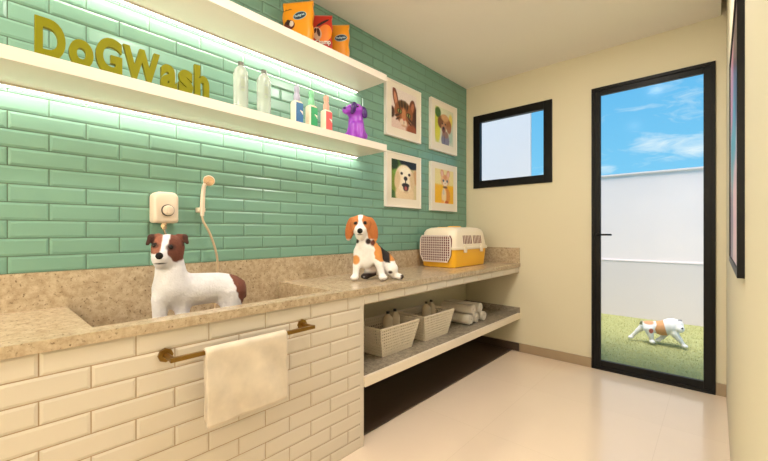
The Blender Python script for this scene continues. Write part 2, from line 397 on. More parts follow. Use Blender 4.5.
# ------------------------------------------------------------------ outside
def lawn_mat():
    m = mat('lawn_green', (128,142,72), 0.95, bump=(90, 0.8, 0.02)); n = m.node_tree.nodes; l = m.node_tree.links; b = n['Principled BSDF']
    t = n.new('ShaderNodeTexCoord'); z = n.new('ShaderNodeTexNoise'); z.inputs['Scale'].default_value = 22; z.inputs['Detail'].default_value = 6; l.new(t.outputs['Object'], z.inputs[0])
    r = n.new('ShaderNodeValToRGB'); r.color_ramp.elements[0].position = 0.3; r.color_ramp.elements[1].position = 0.7
    r.color_ramp.elements[0].color = (*lin((156,158,104)), 1); r.color_ramp.elements[1].color = (*lin((172,172,124)), 1); l.new(z.outputs['Fac'], r.inputs[0]); l.new(r.outputs[0], b.inputs['Base Color'])
    return m
M['lawn'] = lawn_mat()
M['blade'] = mat('grass_blade', (186,182,126), 0.9, noise=(14, 0.12))
struct(MB().box(-8, 6, YB, 14, -0.14, -0.02).build('lawn', M['lawn']), 'green lawn outside the glass door')
g = MB(); rg = random.Random(3)
for i in range(26000):
    x = rg.uniform(-2.1, 0.35); y = rg.uniform(YB+0.17, 6.24); a = rg.uniform(0, 6.28); hgt = rg.uniform(0.008, 0.017); w = 0.003
    lx, ly = rg.uniform(-.012, .012), rg.uniform(-.012, .012)
    g.v += [(x-w*math.cos(a), y-w*math.sin(a), -0.02), (x+w*math.cos(a), y+w*math.sin(a), -0.02), (x+lx, y+ly, -0.02+hgt)]; n0 = len(g.v); g.f.append([n0-3, n0-2, n0-1]); g.sm.append(False)
tag(g.build('grass', M['blade']), 'short green grass of the lawn outside the door', 'grass', kind='stuff')
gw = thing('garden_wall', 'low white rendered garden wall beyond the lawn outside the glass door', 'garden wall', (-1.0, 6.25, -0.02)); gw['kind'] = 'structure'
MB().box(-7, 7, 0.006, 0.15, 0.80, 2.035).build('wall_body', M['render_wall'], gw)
MB().box(-7, 7, 0, 0.15, 0, 0.80).build('wall_lower', mat('grey_white_render', (222,208,208), 0.85, bump=(60, 0.1, 0.002)), gw)  # lower part slightly greyer than the wall above
MB().box(-7, 7, -0.012, 0.165, 2.03, 2.052).build('coping', M['render_wall'], gw)
MB().box(-7, 7, -0.004, 0.010, 0.795, 0.812).build('ledge', M['render_wall'], gw)
nb = thing('tall_garden_wall', 'tall white rendered wall section outside, seen through the small window', 'garden wall', (-5.0, 6.2, -0.02)); nb['kind'] = 'structure'
MB().box(-3.0, 2.703, 0, 0.04, 0, 5.4).build('wall_body', M['render_wall'], nb)
MB().box(-3.0, 2.713, -0.01, 0.048, 5.4, 5.45).build('coping', M['render_wall'], nb)

# ------------------------------------------------------------------ counter, sink, cabinet
XC, HC = -1.454, 0.883
Y0, YS, YE = YN+0.001, 1.457, YB-0.0008
cab = thing('sink_cabinet', 'cream subway-tiled cabinet under the granite sink, left of the open shelf', 'cabinet', (-1.75, 0, 0))
L0 = (1.75, 0, 0)
tiles(XC-0.010, Y0, YS, 0.0, 0.8475, 0.776, 0.126, bev=0.010).build('tile_front', M['white_tile'], cab, loc=L0)
fa = thing('tiled_fascia', 'strip of cream tiles under the counter edge above the open shelf', 'fascia', (XC, 2.55, 0.79)); lf = (-XC, -2.55, -0.79)
tiles(XC-0.010, YS+0.001, YE, 0.79, 0.8472, 0.776, 0.126, bev=0.008).build('tile_front', M['white_tile'], fa, loc=lf)
MB().box(XC-0.05, XC-0.0135, YS+0.001, YE, 0.789, 0.8472).build('backing', M['white_grout'], fa, loc=lf)
MB().box(XC-0.04, XC-0.0135, Y0, YS, 0, 0.8475).build('carcass', M['white_grout'], cab, loc=L0)
MB().box(XL, XC-0.040, YS-0.03, YS-0.0005, 0, 0.60).box(XC-0.040, XC-0.0105, YS-0.03, YS+0.0005, 0, 0.8475).box(XL, XC-0.04, YS-0.03, YS-0.0005, 0.6, 0.8475).build('end_panel', M['white_tile'], cab, loc=L0)
ct = thing('granite_countertop', 'long beige granite counter with sunken basin along the green tiled wall', 'countertop', (-1.75, 1.0, HC))
Lc = (1.75, -1.0, -HC)
SY0, SY1, SX = 0.262, 1.285, -1.532
b = MB().box(XL, XC, Y0, SY0, HC-0.035, HC).box(SX, XC, SY0, SY1, HC-0.035, HC).box(XL, XC, SY1, YE, HC-0.035, HC)
b.build('worktop', M['granite'], ct, loc=Lc)
b = MB(); BZ = 0.70
b.box(XL, SX+0.02, SY0-0.02, SY1+0.02, BZ-0.02, BZ).box(XL, SX+0.02, SY0-0.02, SY0, BZ, HC-0.035).box(XL, SX+0.02, SY1, SY1+0.02, BZ, HC-0.035).box(SX, SX+0.02, SY0, SY1, BZ, HC-0.035)
b.build('basin', M['granite'], ct, loc=Lc)
b = MB().box(XL-0.005, XL+0.010, Y0, YE, HC, 1.032).box(XL-0.005, XL+0.010, SY0, SY1, BZ, HC)
b.box(XL+0.010, XC-0.005, YE-0.016, YE, HC, 1.036)
b.build('backsplash', M['granite'], ct, loc=Lc)
dm = MB().lathe([(0.001,0.002),(0.028,0.002),(0.030,0.0),(0.030,-0.001)][::-1], 20, (-1.8, 0.95, BZ+0.001)); dm.build('drain', M['chrome'], ct, loc=Lc)
ls = thing('open_shelf', 'low granite shelf with pale front edge under the open counter', 'shelf', (-1.75, 2.55, 0.385))
Ls = (1.75, -2.55, -0.385)
MB().box(XL, XC-0.022, YS+0.002, YE, 0.355, 0.385).build('shelf_board', M['granite_grey'], ls, loc=Ls)
MB().box(XC-0.022, XC, YS+0.002, YE, 0.330, 0.386).build('front_edge', M['cream_plastic'], ls, bevel=0.002, loc=Ls)
MB().box(XL, XL+0.012, YS+0.002, YE, 0.385, 0.445).box(XL+0.012, XC-0.002, YE-0.014, YE, 0.386, 0.44).build('upstand', M['granite_grey'], ls, loc=Ls)
t = thing('recess_base', 'dark brown base and skirting on the floor below the open shelf', 'plinth', (-1.79, 2.55, 0)); lo = (1.79, -2.55, 0)
MB().box(XL-0.003, -1.537, YS+0.001, YB-0.0145, 0.0005, 0.010).build('base_board', M['plinth'], t, loc=lo)
MB().box(XL-0.003, XL+0.012, YS+0.001, YB-0.0145, 0.010, 0.085).box(XL+0.012, XC-0.006, YB-0.024, YB-0.0145, 0.010, 0.085).build('dark_skirting', M['plinth'], t, loc=lo)

# ------------------------------------------------------------------ wall shelves with light strips
SXF, SYE, Y_S0 = -1.752, 1.9774, -1.2
def wall_shelf(zt, label):
    t = thing('wall_shelf', label, 'shelf', (-1.9, SYE, zt), 0, None)
    lo = (1.9, -SYE, -zt)
    MB().box(XL, SXF, Y_S0, SYE, zt-0.0476, zt).build('shelf_board', M['shelf'], t, bevel=0.0015, loc=lo)
    MB().box(XL+0.0005, XL+0.024, Y_S0, SYE-0.01, zt-0.0576, zt-0.0476).build('light_channel', M['alu'], t, loc=lo)
    MB().box(XL+0.003, XL+0.021, Y_S0+0.01, SYE-0.02, zt-0.0590, zt-0.0577).build('light_strip', M['led'], t, loc=lo)
    ld = bpy.data.lights.new('strip_light', 'AREA'); ld.shape = 'RECTANGLE'; ld.size = SYE-Y_S0-0.03; ld.size_y = 0.008; ld.energy = LED; ld.color = LED_COL
    lob = bpy.data.objects.new('strip_light', ld); C.objects.link(lob); lob.parent = t
    lob.location = (XL+0.050+1.9, (Y_S0-SYE)/2, -0.0560)
    zv = Vector((0.10, 0, 0.99)).normalized(); xv = Vector((0, 1, 0)); yv = zv.cross(xv)   # aimed down and towards the tiles
    lob.rotation_euler = Matrix((xv, yv, zv)).transposed().to_euler()
    return t
wall_shelf(1.8203, 'lower white floating shelf holding the green letters and bottles')
wall_shelf(2.3200, 'upper white floating shelf just under the ceiling, holding pet food bags')

# ------------------------------------------------------------------ ceiling downlights, added fill globes
def downlight(x, y, label):
    t = thing('ceiling_downlight', label, 'ceiling light', (x, y, ZC), 0, 'recessed ceiling downlights')
    MB().lathe([(0.060,0),(0.075,0),(0.076,-0.004),(0.060,-0.008)], 28).build('trim_ring', M['shelf'], t)
    MB().lathe([(0.001,-0.003),(0.059,-0.003),(0.059,-0.0035),(0.001,-0.0045)], 28).build('lens', M['downlight'], t)
    ld = bpy.data.lights.new('downlight', 'AREA'); ld.shape = 'DISK'; ld.size = 0.13; ld.energy = LAMP; ld.color = LAMP_COL
    lob = bpy.data.objects.new('downlight', ld); C.objects.link(lob); lob.parent = t; lob.location = (0, 0, -0.012)
downlight(-0.90, 0.78, 'round recessed ceiling light in front of the sink')
downlight(-0.50, 2.25, 'added round ceiling light nearest the glass door, brightening the far end')  # extra lamp added to brighten the far end of the room
def globe(x, y, z, label):  # unseen lamps added behind the viewer to brighten ceiling and walls
    t = thing('added_fill_globe', label, 'added fill lamp', (x, y, z), 0, 'added fill globes behind the viewer')
    MB().tube([(0,0,0.13),(0,0,ZC-z-0.02)], 0.004, 8).build('cable', M['black'], t)
    MB().lathe([(0.045,ZC-z-0.025),(0.05,ZC-z-0.02),(0.05,ZC-z)], 24).build('ceiling_rose', M['shelf'], t)
    MB().lathe([(0.02,0.12),(0.03,0.135),(0.02,0.15)], 16).build('lamp_holder', M['brass'], t)
    prof = [(max(0.12*math.sin(math.pi*i/14), 1e-4), -0.12*math.cos(math.pi*i/14)) for i in range(15)]
    MB().lathe(prof, 24).build('glass_globe', M['globe'], t)
globe(-1.10, -2.0, 1.75, 'added opal fill globe hanging low behind the viewer, nearer the tiled wall')
globe(-0.45, -1.9, 1.95, 'added opal fill globe hanging behind the viewer, nearer the right wall')

# ------------------------------------------------------------------ letters on the lower shelf
SHZ = 1.8203
for ch, a, c, hh in (('D',.143,.227,.146),('o',.236,.309,.106),('G',.316,.402,.147),('W',.405,.538,.142),('a',.542,.607,.112),('s',.614,.674,.112),('h',.681,.747,.152)):
    v, f = text_mesh(ch, 0.045, 0.1)
    mn, mxx = v.min(0), v.max(0); v = (v-mn)/(mxx-mn)
    m = MB(); cy = (a+c)/2
    m.add([((q[2]-0.5)*0.018, (q[0]-0.5)*(c-a), q[1]*hh) for q in v], f)
    nm = {'D':'capital letter D at the left end of the row','o':'small letter o between the capitals D and G','G':'capital letter G beside the small o','W':'wide capital letter W, middle of the row','a':'small letter a just right of the W','s':'small letter s between the a and the h','h':'small letter h at the right end of the row'}[ch]
    tag(m.build('sign_letter', M['letter'], None, loc=(-1.795, cy, SHZ)), 'olive-green standing ' + nm, 'letter', 'olive standing letters on the shelf')

# ------------------------------------------------------------------ bottles on the lower shelf
def frosted(loc, label, group, hgt=0.262, r=0.037, capm='cap_grey', bm='clear', cr=1.0):
    t = thing('plastic_bottle', label, 'bottle', loc, 0, group); k = hgt/0.262
    MB().lathe([(0.002,0),(r*.92,0),(r,0.006),(r,0.195*k),(r*.93,0.214*k),(r*.62,0.232*k),(r*.38,0.240*k),(r*.36,0.246*k)], 24).build('bottle_body', M[bm], t)
    MB().lathe([(r*.40*cr,0.243*k),(r*.40*cr,0.262*k),(r*.3*cr,0.2635*k),(0.001,0.2635*k)], 16).build('cap', M[capm], t)
    return t
fb = frosted((-1.845, 0.932, SHZ), 'tall frosted white bottle with grey cap, nearer the letters', 'frosted bottles on the lower wall shelf')
# faint raised panel mark on each frosted bottle
p = MB(); rr = 0.0376
for (z0, z1, a0, a1) in ((0.125,0.165,-0.1,0.45),(0.100,0.116,-0.05,0.4),(0.176,0.186,0.0,0.35)):
    n = 6; vs = []; fs = []
    for i in range(n+1):
        a = a0+(a1-a0)*i/n - 0.35
        for z in (z0, z1): vs.append((rr*math.cos(a), rr*math.sin(a), z))
    for i in range(n): fs.append((2*i, 2*i+2, 2*i+3, 2*i+1))
    p.add(vs, fs, True)
p.build('printed_mark', mat('faint_grey_print', (150,160,142), 0.5), fb)
dup(fb, (-1.845, 1.064, SHZ), None, 'tall frosted white bottle with grey cap, nearer the coloured bottles')
def label_bottle(y, lab, capc, label, nozzle):
    t = thing('lotion_bottle', label, 'bottle', (-1.845, y, SHZ), 0, 'small lotion bottles on the lower wall shelf')
    MB().loft([(0,.023,.026,.005),(.003,.025,.028,.006),(.138,.025,.028,.006),(.147,.021,.024,.008),(.150,.013,.014,.008)], 5).build('bottle_body', M['cream_plastic'], t)
    MB().box(0.0250, 0.0262, -0.0215, 0.0272, 0.006, 0.136).build('front_label', mat('label_ink', lab, 0.4), t)
    m = MB()   # small white running-dog emblem on the label
    m.lathe([(0.001,0.0),(0.006,0.0),(0.006,0.0008),(0.001,0.0008)], 12, (0.0262, 0.019, 0.085), 'x')
    m.bar((0.0267,0.006,0.092),(0.0267,0.021,0.084),0.006,0.001,(1,0,0)); m.bar((0.0267,0.019,0.084),(0.0267,0.024,0.072),0.004,0.001,(1,0,0))
    m.build('emblem', M['frame_white'], t)
    cm = mat('cap_colour', capc, 0.35, noise=(30, 0.03))
    m = MB().lathe([(0.019,0.148),(0.0195,0.150),(0.0195,0.182),(0.016,0.190),(0.0135,0.200),(0.016,0.207),(0.0165,0.232),(0.013,0.240),(0.001,0.241)], 18)
    if nozzle: m.tube([(0,0,0.226),(0.0,-0.012,0.226),(0.0,-0.020,0.222)], 0.0055, 8)
    m.build('pump_cap', cm, t)
label_bottle(1.278, (40,104,160), (176,176,200), 'lotion bottle with blue front label and lavender cap', False)
label_bottle(1.384, (36,158,98), (132,208,160), 'lotion bottle with green front label and mint cap', True)
label_bottle(1.500, (232,92,92), (240,168,148), 'lotion bottle with coral red front label and salmon cap', True)

# ------------------------------------------------------------------ purple toy dog
t = thing('toy_dog', 'shiny purple toy dog sitting at the right end of the lower wall shelf', 'toy', (-1.845, 1.757, SHZ), R_(46.5)); t.scale = (1.30, 1.2, 1.06)
pr = [ee((0.004,0,0.045),(0.047,0.042,0.045)), cc((0.004,0,0.05),(0.002,0,0.15),0.047,0.038,0.02), cc((-0.012,-0.032,0.10),(-0.014,-0.045,0.012),0.016,0.014,0.012), cc((0.026,-0.030,0.10),(0.028,-0.045,0.012),0.016,0.014,0.012),
      cc((-0.045,0.0,0.03),(-0.058,-0.015,0.012),0.02,0.014,0.015), ee((-0.004,-0.005,0.195),(0.046,0.045,0.047),k=0.012), cc((-0.03,-0.03,0.19),(-0.045,-0.045,0.182),0.030,0.024,0.018), cc((0.048,0.01,0.03),(0.055,0.03,0.05),0.014,0.01)]
body('toy_body', pr, (-.1,-.1,-.006), (.1,.08,.27), 0.004, M['purple'], t)
for sx, c in ((1, (0.044,-0.010,0.185)), (-1, (-0.012,-0.048,0.198))):
    er = [ee(c, (0.018,0.016,0.040), (0, R_(-12*sx), 0))]
    body('ear', er, (c[0]-.05,c[1]-.05,c[2]-.06), (c[0]+.05,c[1]+.05,c[2]+.06), 0.004, M['purple_dark'] if sx > 0 else M['purple_dark'], t)
MB().lathe([(0.001,-0.008),(0.006,-0.006),(0.009,0),(0.006,0.006),(0.001,0.008)], 12, (-0.055,-0.066,0.190), 'y').build('nose', M['purple_dark'], t)
for (ex, ey, ez) in ((-0.040,-0.040,0.214),(0.012,-0.047,0.208)):
    MB().lathe([(0.0005,-0.005),(0.004,-0.003),(0.005,0),(0.004,0.003),(0.0005,0.005)], 10, (ex,ey,ez), 'y').build('eye', M['eye'], t)

# ------------------------------------------------------------------ pet food bags on the upper shelf
def bag_surface(w, hh, d):
    def v(u, z):  # front surface depth
        a = max(0.0, 1-(abs(u)/(w/2))**3); c = min(1.0, z/0.03)*min(1.0, (hh-z)/0.07); return -(0.012 + d*(max(0,c)**0.5)*a**0.5)
    return v
def food_bag(loc, rz, w, hh, d, col, label, deco):
    t = thing('pet_food_bag', label, 'bag', loc, rz, 'pet food bags on the upper wall shelf')
    sv = bag_surface(w, hh, d); n, k = 16, 18; vs = []; fs = []
    for side in (1, -1):
        for j in range(k+1):
            for i in range(n+1):
                u = -w/2+w*i/n; z = hh*j/k; y = sv(u, z)
                if side < 0: y = -y*0.9
                if z > hh-0.012: y = 0.002*(-side)
                e = 0.004*math.sin(z*60+u*11)*(1 if 0.02 < z < hh-0.03 else 0)*(abs(u)/(w/2))**4
                vs.append((u*(1-0.03*math.sin(3.1*z/hh))+e, y, z))
    o = (n+1)*(k+1)
    for j in range(k):
        for i in range(n):
            a = j*(n+1)+i; fs.append((a, a+1, a+n+2, a+n+1)); fs.append((o+a+1, o+a, o+a+n+1, o+a+n+2))
    for j in range(k): fs.append((j*(n+1), (j+1)*(n+1), o+(j+1)*(n+1), o+j*(n+1))); fs.append((j*(n+1)+n, o+j*(n+1)+n, o+(j+1)*(n+1)+n, (j+1)*(n+1)+n))
    for i in range(n): fs.append((i, o+i, o+i+1, i+1)); fs.append((k*(n+1)+i, k*(n+1)+i+1, o+k*(n+1)+i+1, o+k*(n+1)+i))
    MB().add(vs, fs, True).build('bag_body', mat('foil_bag', col, 0.35, noise=(14, 0.06), bump=(25, 0.25, 0.004)), t)
    for spec in deco:
        kind = spec[0]
        if kind == 'oval':
            _, name, cu, cz, ru, rzz, colr, lift, tilt = spec; vs = []; fs = []; nr, na = 4, 24
            for r in range(nr+1):
                for a in range(na):
                    th = 2*math.pi*a/na; x = ru*r/nr*math.cos(th); y = rzz*r/nr*math.sin(th)
                    u = cu+x*math.cos(tilt)-y*math.sin(tilt); z = cz+x*math.sin(tilt)+y*math.cos(tilt); vs.append((u, sv(u, z)-lift, z))
            for r in range(nr):
                for a in range(na): a2 = (a+1) % na; fs.append((r*na+a, r*na+a2, (r+1)*na+a2, (r+1)*na+a))
            MB().add(vs, fs, True).build(name, mat('print_ink', colr, 0.4), t)
        else:
            _, name, s_, cu, cz, wd, ht, colr, lift, tilt = spec; v, f = text_mesh(s_, 0.02)
            mn, mxx = v.min(0), v.max(0); q = (v[:, :2]-(mn+mxx)[:2]/2)/(mxx-mn)[:2]*np.array([wd, ht]); vs = []
            for x, y in q:
                u = cu+x*math.cos(tilt)-y*math.sin(tilt); z = cz+x*math.sin(tilt)+y*math.cos(tilt); vs.append((u, sv(u, z)-lift, z))
            MB().add(vs, f).build(name, mat('print_ink', colr, 0.4), t)
def ped(w, h, tilt=R_(6), picture=True):
    d = [('oval','logo_oval',0.022,h*0.655,0.043,0.024,(150,190,200),0.0015,tilt+R_(8)), ('oval','logo_oval',0.022,h*0.655,0.039,0.020,(20,40,66),0.0022,tilt+R_(8)),
         ('text','lettering','Pedigree',0.022,h*0.655,0.062,0.017,(200,226,232),0.003,tilt+R_(8))]
    if picture: d += [('text','lettering','adult',-0.060,h*0.79,0.062,0.010,(60,44,20),0.0015,R_(6)),
                      ('oval','printed_dog',-0.045,h*0.48,0.036,0.030,(96,34,22),0.0015,0),('oval','printed_dog',-0.030,h*0.50,0.014,0.018,(226,210,196),0.0025,0),
                      ('oval','printed_dog',-0.052,h*0.53,0.014,0.018,(40,18,14),0.0025,0.3)]
    return d
food_bag((-1.925, 1.345, 2.32), R_(34), 0.195, 0.300, 0.022, (236,152,14), 'yellow pet food bag with dark blue oval logo, largest and leftmost', ped(0.2, 0.300))
food_bag((-1.935, 1.525, 2.32), R_(44), 0.155, 0.300, 0.020, (198,44,22), 'red and orange pet food bag standing between the two yellow bags',
    [('oval','orange_patch',0.030,0.165,0.044,0.062,(240,132,20),0.001,-0.4), ('oval','printed_dog',-0.018,0.165,0.030,0.042,(220,180,150),0.0018,0.2), ('oval','printed_dog',-0.008,0.172,0.010,0.028,(74,28,18),0.0028,0.2), ('oval','printed_dog',-0.030,0.182,0.008,0.018,(60,24,18),0.0028,-0.3),
     ('oval','dark_banner',0.018,0.235,0.048,0.008,(46,18,16),0.0018,R_(32)), ('text','lettering','Champ',0.020,0.104,0.106,0.046,(40,30,26),0.0028,R_(4)), ('text','lettering','Champ',0.020,0.105,0.100,0.040,(238,232,220),0.0040,R_(4))])
food_bag((-1.94, 1.685, 2.32), R_(40), 0.150, 0.305, 0.020, (234,150,14), 'yellow pet food bag with dark oval logo, rightmost and partly behind the red one', ped(0.16, 0.305, 0.0, False))

# ------------------------------------------------------------------ framed animal photographs
def paint_print(ops, bgf, n=72):
    yy, xx = np.meshgrid(np.linspace(0,1,n), np.linspace(0,1,n), indexing='ij'); rs = np.random.RandomState(5)
    col = bgf(xx, yy)
    for (cx, cy, rx, ry, rot, c, soft) in ops:
        a = math.radians(rot); dx, dy = xx-cx, yy-cy; p = (dx*math.cos(a)+dy*math.sin(a))/rx; q = (-dx*math.sin(a)+dy*math.cos(a))/ry
        m = np.clip((1-np.sqrt(p*p+q*q))/soft+0.5, 0, 1)[..., None]; col = col*(1-m)+np.array(c, float)*m
    col = np.clip(col + rs.normal(0, 5, (n, n, 1)), 0, 255)/255
    return np.where(col <= 0.04045, col/12.92, ((col+0.055)/1.055)**2.4)
def G_(c0, c1, f): return lambda x, y: np.array(c0, float)*(1-f(x, y)[..., None]) + np.array(c1, float)*f(x, y)[..., None]
def picture(y0, y1, z0, z1, label, ops, bgf):
    w, hh = y1-y0, z1-z0
    t = thing('framed_photo', label, 'picture', (XL, (y0+y1)/2, z0), 0, 'framed animal photographs on the green tiles')
    m = MB(); e = 0.012; m.box(0.0, 0.030, -w/2, -w/2+e, 0, hh).box(0.0, 0.030, w/2-e, w/2, 0, hh).box(0.0, 0.030, -w/2+e, w/2-e, 0, e).box(0.0, 0.030, -w/2+e, w/2-e, hh-e, hh)
    m.build('frame', M['frame_white'], t, bevel=0.0015)
    MB().box(0.0, 0.024, -w/2+e, w/2-e, e, hh-e).build('mount', M['mat_white'], t)
    n = 72; cols = paint_print(ops, bgf, n); mx_, mz0, mz1 = w*0.145, hh*0.165, hh*0.125; vs = []; cs = []; fs = []
    for j in range(n):
        for i in range(n):
            vs.append((0.0248, -w/2+mx_+(w-2*mx_)*i/(n-1), hh-mz1-(hh-mz0-mz1)*j/(n-1))); cs.append(cols[j, i])
    for j in range(n-1):
        for i in range(n-1): a = j*n+i; fs.append((a, a+n, a+n+1, a+1))
    MB().add(vs, fs).build('print', M['print'], t, colors=np.array(cs))
sg = lambda x, e, w=0.1: np.clip((x-e)/w+0.5, 0, 1)
cat_ops = [(.92,.62,.16,.34,0,(70,34,26),.3),(.02,.62,.10,.14,0,(70,40,34),.3),(.80,.95,.22,.16,0,(150,80,50),.5),
 (.15,.24,.095,.27,-14,(120,66,44),.12),(.16,.28,.055,.20,-14,(206,140,110),.3),(.82,.33,.12,.20,14,(112,60,40),.12),(.83,.35,.06,.14,14,(190,116,84),.3),
 (.48,.55,.37,.30,4,(150,88,52),.12),(.46,.34,.20,.10,0,(96,66,46),.5),(.40,.36,.03,.12,-8,(50,32,22),.5),(.52,.36,.03,.12,4,(50,32,22),.5),(.62,.40,.025,.10,14,(58,36,24),.5),
 (.30,.40,.025,.10,-20,(60,38,26),.5),(.47,.62,.085,.20,0,(196,128,84),.5),(.22,.66,.10,.03,-20,(64,38,26),.5),(.74,.70,.10,.03,24,(64,38,26),.5),(.24,.74,.09,.025,-30,(70,42,28),.5),(.72,.78,.09,.025,34,(70,42,28),.5),
 (.31,.54,.095,.065,4,(40,26,20),.3),(.31,.54,.072,.048,4,(160,170,90),.3),(.31,.54,.03,.045,4,(20,16,12),.4),(.67,.58,.095,.065,4,(40,26,20),.3),(.67,.58,.072,.048,4,(160,160,84),.3),(.67,.58,.03,.045,4,(20,16,12),.4),
 (.46,.80,.15,.085,4,(232,206,184),.35),(.48,.73,.045,.03,0,(200,104,88),.4),(.48,.80,.012,.05,0,(60,30,24),.6),(.47,.89,.10,.03,0,(206,164,136),.5)]
pood_ops = [(.12,.50,.16,.50,0,(206,206,70),.4),(.16,.16,.15,.14,0,(60,108,50),.3),(.14,.75,.12,.2,0,(222,214,60),.4),(.84,.28,.10,.18,0,(226,206,96),.5),(.84,.74,.10,.2,0,(178,200,176),.5),
 (.55,.88,.22,.22,0,(126,118,132),.2),(.55,.72,.17,.10,0,(150,110,84),.4),(.52,.36,.27,.20,0,(184,132,86),.2),(.30,.40,.15,.17,10,(122,74,44),.25),(.74,.46,.14,.20,-8,(170,112,66),.25),(.52,.26,.20,.09,0,(206,158,112),.5),
 (.46,.54,.13,.15,0,(190,140,104),.3),(.46,.60,.085,.09,0,(116,64,48),.4),(.45,.55,.05,.04,0,(34,20,20),.3),(.39,.43,.03,.025,0,(34,20,16),.4),(.55,.43,.03,.025,0,(34,20,16),.4),(.50,.86,.03,.12,0,(96,90,110),.6)]
gold_ops = [(.12,.5,.14,.5,0,(120,140,44),.4),(.10,.12,.16,.16,0,(40,60,24),.4),(.16,.33,.10,.08,0,(120,160,60),.5),(.72,.06,.40,.13,6,(20,18,20),.25),(.96,.40,.10,.20,0,(206,160,110),.4),(.05,.92,.10,.12,0,(60,100,40),.4),
 (.52,.88,.38,.30,0,(232,206,168),.2),(.50,.46,.36,.36,0,(240,222,192),.12),(.22,.52,.11,.24,8,(222,194,152),.3),(.82,.50,.10,.24,-8,(222,194,152),.3),(.54,.30,.22,.14,0,(250,240,220),.5),
 (.39,.34,.05,.038,0,(40,28,24),.3),(.70,.35,.05,.038,0,(40,28,24),.3),(.55,.56,.17,.15,0,(246,232,208),.5),(.55,.46,.075,.055,0,(18,16,20),.25),(.55,.53,.02,.06,0,(40,26,24),.4),(.55,.64,.15,.06,0,(30,20,20),.3),(.56,.70,.11,.10,0,(46,22,24),.3),(.56,.72,.06,.055,0,(176,90,84),.4),(.56,.82,.10,.03,0,(214,186,150),.5)]
kit_ops = [(.38,.12,.09,.13,-12,(226,160,120),.2),(.38,.14,.045,.09,-12,(240,190,170),.4),(.70,.12,.09,.13,12,(226,160,120),.2),(.70,.14,.045,.09,12,(240,190,170),.4),
 (.58,.78,.24,.26,0,(226,146,66),.2),(.48,.78,.13,.24,0,(244,216,170),.35),(.54,.32,.23,.18,0,(236,184,130),.15),(.54,.22,.10,.07,0,(222,150,92),.5),(.54,.40,.12,.08,0,(248,228,204),.4),
 (.44,.33,.045,.04,0,(60,76,92),.3),(.65,.33,.045,.04,0,(60,76,92),.3),(.54,.40,.025,.018,0,(214,110,90),.4),(.54,.52,.12,.03,0,(120,90,70),.5),(.40,.96,.09,.05,0,(240,170,80),.4),(.62,.97,.10,.05,0,(196,90,40),.4),(.46,.66,.05,.10,0,(206,200,190),.5)]
picture(2.280, 2.765, 2.007, 2.480, 'white-framed photo of a brown tabby cat, upper left of four', cat_ops, G_((236,222,216), (226,196,182), lambda x, y: sg(y, .6, .8)))
picture(2.926, 3.400, 1.992, 2.492, 'white-framed photo of a curly brown poodle, upper right of four', pood_ops, G_((226,226,196), (214,214,190), lambda x, y: sg(x, .5, .6)))
picture(2.280, 2.765, 1.408, 1.875, 'white-framed photo of a fluffy pale dog with open mouth, lower left of four', gold_ops, G_((90,120,44), (214,196,150), lambda x, y: sg(x, .7, .4)))
picture(2.926, 3.400, 1.404, 1.877, 'white-framed photo of an orange kitten on yellow, lower right of four', kit_ops, G_((240,222,150), (244,186,36), lambda x, y: sg(y, .46, .06)))

# framed print on the right wall, seen almost edge on
t = thing('framed_artwork', 'black-framed pink and teal print on the right wall, seen almost edge on', 'picture', (XR, 1.715, 1.078))
m = MB(); w, hh, e = 0.77, 0.812, 0.022
m.box(-0.015, 0, -w/2, -w/2+e, 0, hh).box(-0.015, 0, w/2-e, w/2, 0, hh).box(-0.015, 0, -w/2+e, w/2-e, 0, e).box(-0.015, 0, -w/2+e, w/2-e, hh-e, hh)
m.build('frame', M['black'], t)
n = 40; vs = []; cs = []; fs = []
cols = paint_print([(.3,.2,.3,.25,0,(70,40,60),.5),(.6,.5,.3,.3,0,(70,150,160),.5),(.3,.75,.35,.2,0,(214,170,176),.5),(.75,.2,.2,.2,0,(196,120,140),.5),(.8,.85,.2,.2,0,(90,60,84),.5)], lambda x, y: np.ones((*x.shape, 3))*np.array((206,176,180.)), n)
for j in range(n):
    for i in range(n): vs.append((-0.011, -w/2+e+(w-2*e)*i/(n-1), hh-e-(hh-2*e)*j/(n-1))); cs.append(cols[j, i])
for j in range(n-1):
    for i in range(n-1): a = j*n+i; fs.append((a, a+1, a+n+1, a+n))
MB().add(vs, fs).build('print', M['print'], t, colors=np.array(cs))

# ------------------------------------------------------------------ water heater and hand shower
t = thing('shower_heater', 'ivory electric shower heater box on the green tiles above the terrier', 'water heater', (XL, 0.629, 1.241))
vs = []; prof = []
def rrect(w, hh, rt, rb, n=8):
    pts = []
    for cx, cz, r, a0 in ((w/2-rt, hh-rt, rt, 0), (-w/2+rt, hh-rt, rt, 90), (-w/2+rb, rb, rb, 180), (w/2-rb, rb, rb, 270)):
        for k in range(n): a = R_(a0+90*k/(n-1)); pts.append((cx+r*math.cos(a), cz+r*math.sin(a)))
    return pts
m = MB(); rings = [(0.0, 0.0), (0.0, 0.052), (0.004, 0.060), (0.012, 0.065)]; N0 = None
for ins, x in rings:
    pts = rrect(0.112-2*ins, 0.152-2*ins, 0.030-ins*.5, 0.014-ins*.3); vs += [(x, p[0], p[1]+ins) for p in pts]; N0 = len(pts)
fs = [(i*N0+k, i*N0+(k+1) % N0, (i+1)*N0+(k+1) % N0, (i+1)*N0+k) for i in range(3) for k in range(N0)] + [tuple(3*N0+k for k in range(N0))]
MB().add(vs, fs, True).build('housing', M['heater'], t)
MB().lathe([(0.029,0),(0.029,0.004),(0.0265,0.006)], 28, (0.064, 0.004, 0.062), 'x').build('dial_ring', M['nail'], t)
